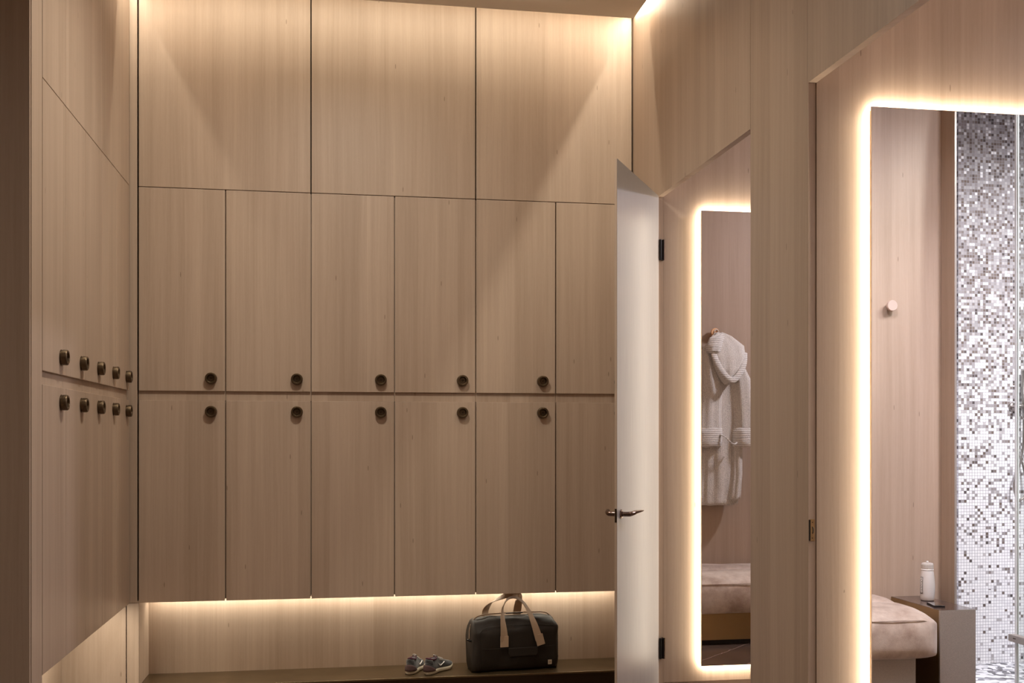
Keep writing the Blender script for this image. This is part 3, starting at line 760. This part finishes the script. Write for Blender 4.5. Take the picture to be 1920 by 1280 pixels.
MB().tube([(-BL-.022+.006*math.cos(t), -.047, .192+.008*math.sin(t)) for t in [k*PI/6 for k in range(13)]], .0018, 6).obj('ring', M['chrome'], cl)
MB().tube([(BL+.004, -.06, .205), (BL+.010, -.062, .195), (BL+.004, -.064, .186)], .003, 8).obj('d_ring', M['chrome'], bg)
tag(bg, 'charcoal duffel bag with tan handles resting on the bronze bench', 'bag')

# ------------------------------------------------------------------ sneakers
def shoe(loc, rz, lab, side):
    """local +x is the toe; heel at x=0; side=+1 left foot"""
    r = empty('sneaker', loc, rz)
    L = .275
    def width(t):                                     # half width along the length 0..1
        return .031+.004*math.sin(PI*min(1, t/.25)*.5) + .012*math.exp(-((t-.70)/.20)**2) - .006*math.exp(-((t-.42)/.14)**2)
    def cx(t): return side*(-.010*math.sin(PI*t)+.006*t)
    rings = []
    n = 28
    for i in range(n+1):
        t = i/n; tt = .5-.5*math.cos(PI*t)
        w_ = width(tt)*math.sqrt(max(.0, 1-abs(2*tt-1)**5))+.001
        x = tt*L; lift = .016*max(0, (tt-.72)/.28)**2; hl = .004*max(0, (.08-tt)/.08)
        h = .030-.008*tt
        ring = []
        for j in range(20):
            a = 2*PI*j/20; ca, sa = math.cos(a), math.sin(a)
            y = w_*1.06*abs(ca)**.45*math.copysign(1, ca); z = h/2+h/2*abs(sa)**.35*math.copysign(1, sa)
            if z < .004: y *= .93
            ring.append((x, y+cx(tt), z+lift+hl))
        rings.append(ring)
    MB().loft(rings).obj('sole', M['sole'], r, smooth=True)
    MB().box(.02, .10, -.026, .026, .0, .0035).obj('outsole', M['dark'], r)
    # upper
    def sect(tt):
        hgt = .088 if tt < .04 else None
        top = .092-.004*math.sin(PI*min(1, tt/.36)) if tt < .36 else .092-.058*((tt-.36)/.64)**1.15
        return top
    rings = []; N2 = 30
    for i in range(N2+1):
        tt = .012+(1-.03)*(i/N2); env = math.sqrt(max(.0, 1-abs(2*tt-1)**6))
        w_ = width(tt)*env*.99+.0008
        top = sect(tt) if tt < .93 else sect(.93)-(.02)*((tt-.93)/.05)
        topo = max(.026, top*(.55+.45*env))
        lift = .014*max(0, (tt-.72)/.28)**2; z0 = .018
        ring = []
        for j in range(24):
            a = 2*PI*j/24-PI/2; ca, sa = math.cos(a), math.sin(a)
            hh = topo-z0
            zf = .5+.5*abs(sa)**.7*math.copysign(1, sa)
            nar = 1-.42*zf**1.6 if tt < .5 else 1-.30*zf**1.4
            y = w_*abs(ca)**.6*math.copysign(1, ca)*nar
            ring.append((tt*L-(.008*zf if tt < .06 else 0)+.0, y+cx(tt), z0+hh*zf+lift))
        rings.append(ring)
    up = MB().loft(rings).obj('upper', M['shoe'], r, smooth=True)
    # collar opening (plum lining), slightly proud of the upper around the ankle
    col = []
    cen = Vector((.062, cx(.22), .0))
    for rad_, z in ((1.0, .086), (1.02, .0945), (.86, .0955), (.74, .088), (.60, .078), (.02, .075)):
        col.append([(cen.x+.050*rad_*math.cos(a), cen.y+.0245*rad_*math.sin(a), z-.004*math.cos(a)*1.0+.004*math.cos(2*a)) for a in [2*PI*k/28 for k in range(28)]])
    MB().loft(col).obj('lining', M['lining'], r, smooth=True)
    # padded heel tab
    ht = []
    for k in range(13):
        a = PI*.62+PI*.76*k/12
        px_, py_ = .060+.056*math.cos(a), cx(.1)+.030*math.sin(a)
        ht.append([(px_, py_, .052), (px_-.004*math.cos(a)*-1, py_, .099-.010*abs(k-6)/6), (px_+.008, py_*.8+cx(.1)*.2, .097-.010*abs(k-6)/6), (px_+.010, py_*.8+cx(.1)*.2, .052)])
    MB().loft(ht).obj('heel_tab', M['shoe'], r, smooth=True, subsurf=1)
    # heel counter: curved shell around the back
    hc = []
    for k in range(21):
        a = PI*.46+PI*1.08*k/20; e = abs(k-10)/10
        wx, wy = .0570, width(.12)*1.08
        hz = .064-.034*e**1.8
        col_ = []
        for zf in (0, .35, .7, 1):
            z = .022+(hz-.022)*zf; f = 1.03-.05*zf
            col_.append((.050+wx*f*math.cos(a)*1.02, cx(.12)+wy*f*math.sin(a), z))
        for zf in (1, .7, .35, 0):
            z = .022+(hz-.022)*zf; f = .97-.07*zf
            col_.append((.050+wx*f*math.cos(a), cx(.12)+wy*f*math.sin(a), z))
        hc.append(col_)
    MB().loft(hc).obj('heel_counter', M['shoe_heel'], r, smooth=True)
    # toe box and tongue area in lighter mesh
    tb = []
    for i in range(13):
        tt = .46+.48*i/12; env = math.sqrt(max(.0, 1-abs(2*tt-1)**6)); top = sect(min(tt, .93)); topo = max(.026, top*(.55+.45*env))
        lift = .014*max(0, (tt-.72)/.28)**2; w_ = width(tt)*env*.72
        tb.append([(tt*L, cx(tt)+w_*q, lift+topo+.0025-(.012+.012*(tt > .8))*q*q) for q in (-1, -.7, -.35, 0, .35, .7, 1)] + [(tt*L, cx(tt)+w_*q, lift+topo-.008-.012*q*q) for q in (1, .35, -.35, -1)])
    MB().loft(tb).obj('toe_mesh', M['shoe_toe'], r, smooth=True)
    MB().tube([(.118, cx(.43)-.012, .094), (.104, cx(.40)-.008, .103), (.100, cx(.4), .105), (.104, cx(.40)+.008, .103), (.118, cx(.43)+.012, .094)], .0035, 8).obj('tongue', M['lace'], r, smooth=True)
    for k in range(5):
        tt = .44+.052*k; top = sect(tt)
        MB().tube([(tt*L-.004, cx(tt)-.019, top-.004), (tt*L, cx(tt)-.008, top+.0055), (tt*L+.004, cx(tt)+.008, top+.0055), (tt*L+.006, cx(tt)+.019, top-.004)], .0022, 6).obj('lace', M['lace'], r, smooth=True)
    # side emblem: curved tick
    for sd in (-1, 1):
        tk = bez([(.108, 0, .056), (.115, 0, .046), (.125, 0, .041), (.140, 0, .048), (.158, 0, .058)], 6)
        rg = []
        for i, p in enumerate(tk):
            q = i/(len(tk)-1); th = .0012+.0060*math.sin(PI*min(1, q*1.25))**1.2*(1-q*.75)
            tt = p.x/L; yy = cx(tt)+sd*(width(tt)*(1-.30*max(0, (p.z-.03)/.055))+.0005)
            rg.append([(p.x, yy+sd*.002, p.z+th), (p.x, yy+sd*.0035, p.z-th*.4), (p.x, yy-sd*.003, p.z-th*.4), (p.x, yy-sd*.005, p.z+th)])
        MB().loft(rg).obj('side_tick', M['letter'], r)
    tag(r, lab, 'shoe'); return r
shoe((.572, 6.476, ZBENCH), math.radians(53), 'dark grey sneaker with white side tick, nearer of the pair', -1)
shoe((.465, 6.505, ZBENCH), math.radians(70), 'dark grey sneaker behind and left of its mate on the bench', 1)
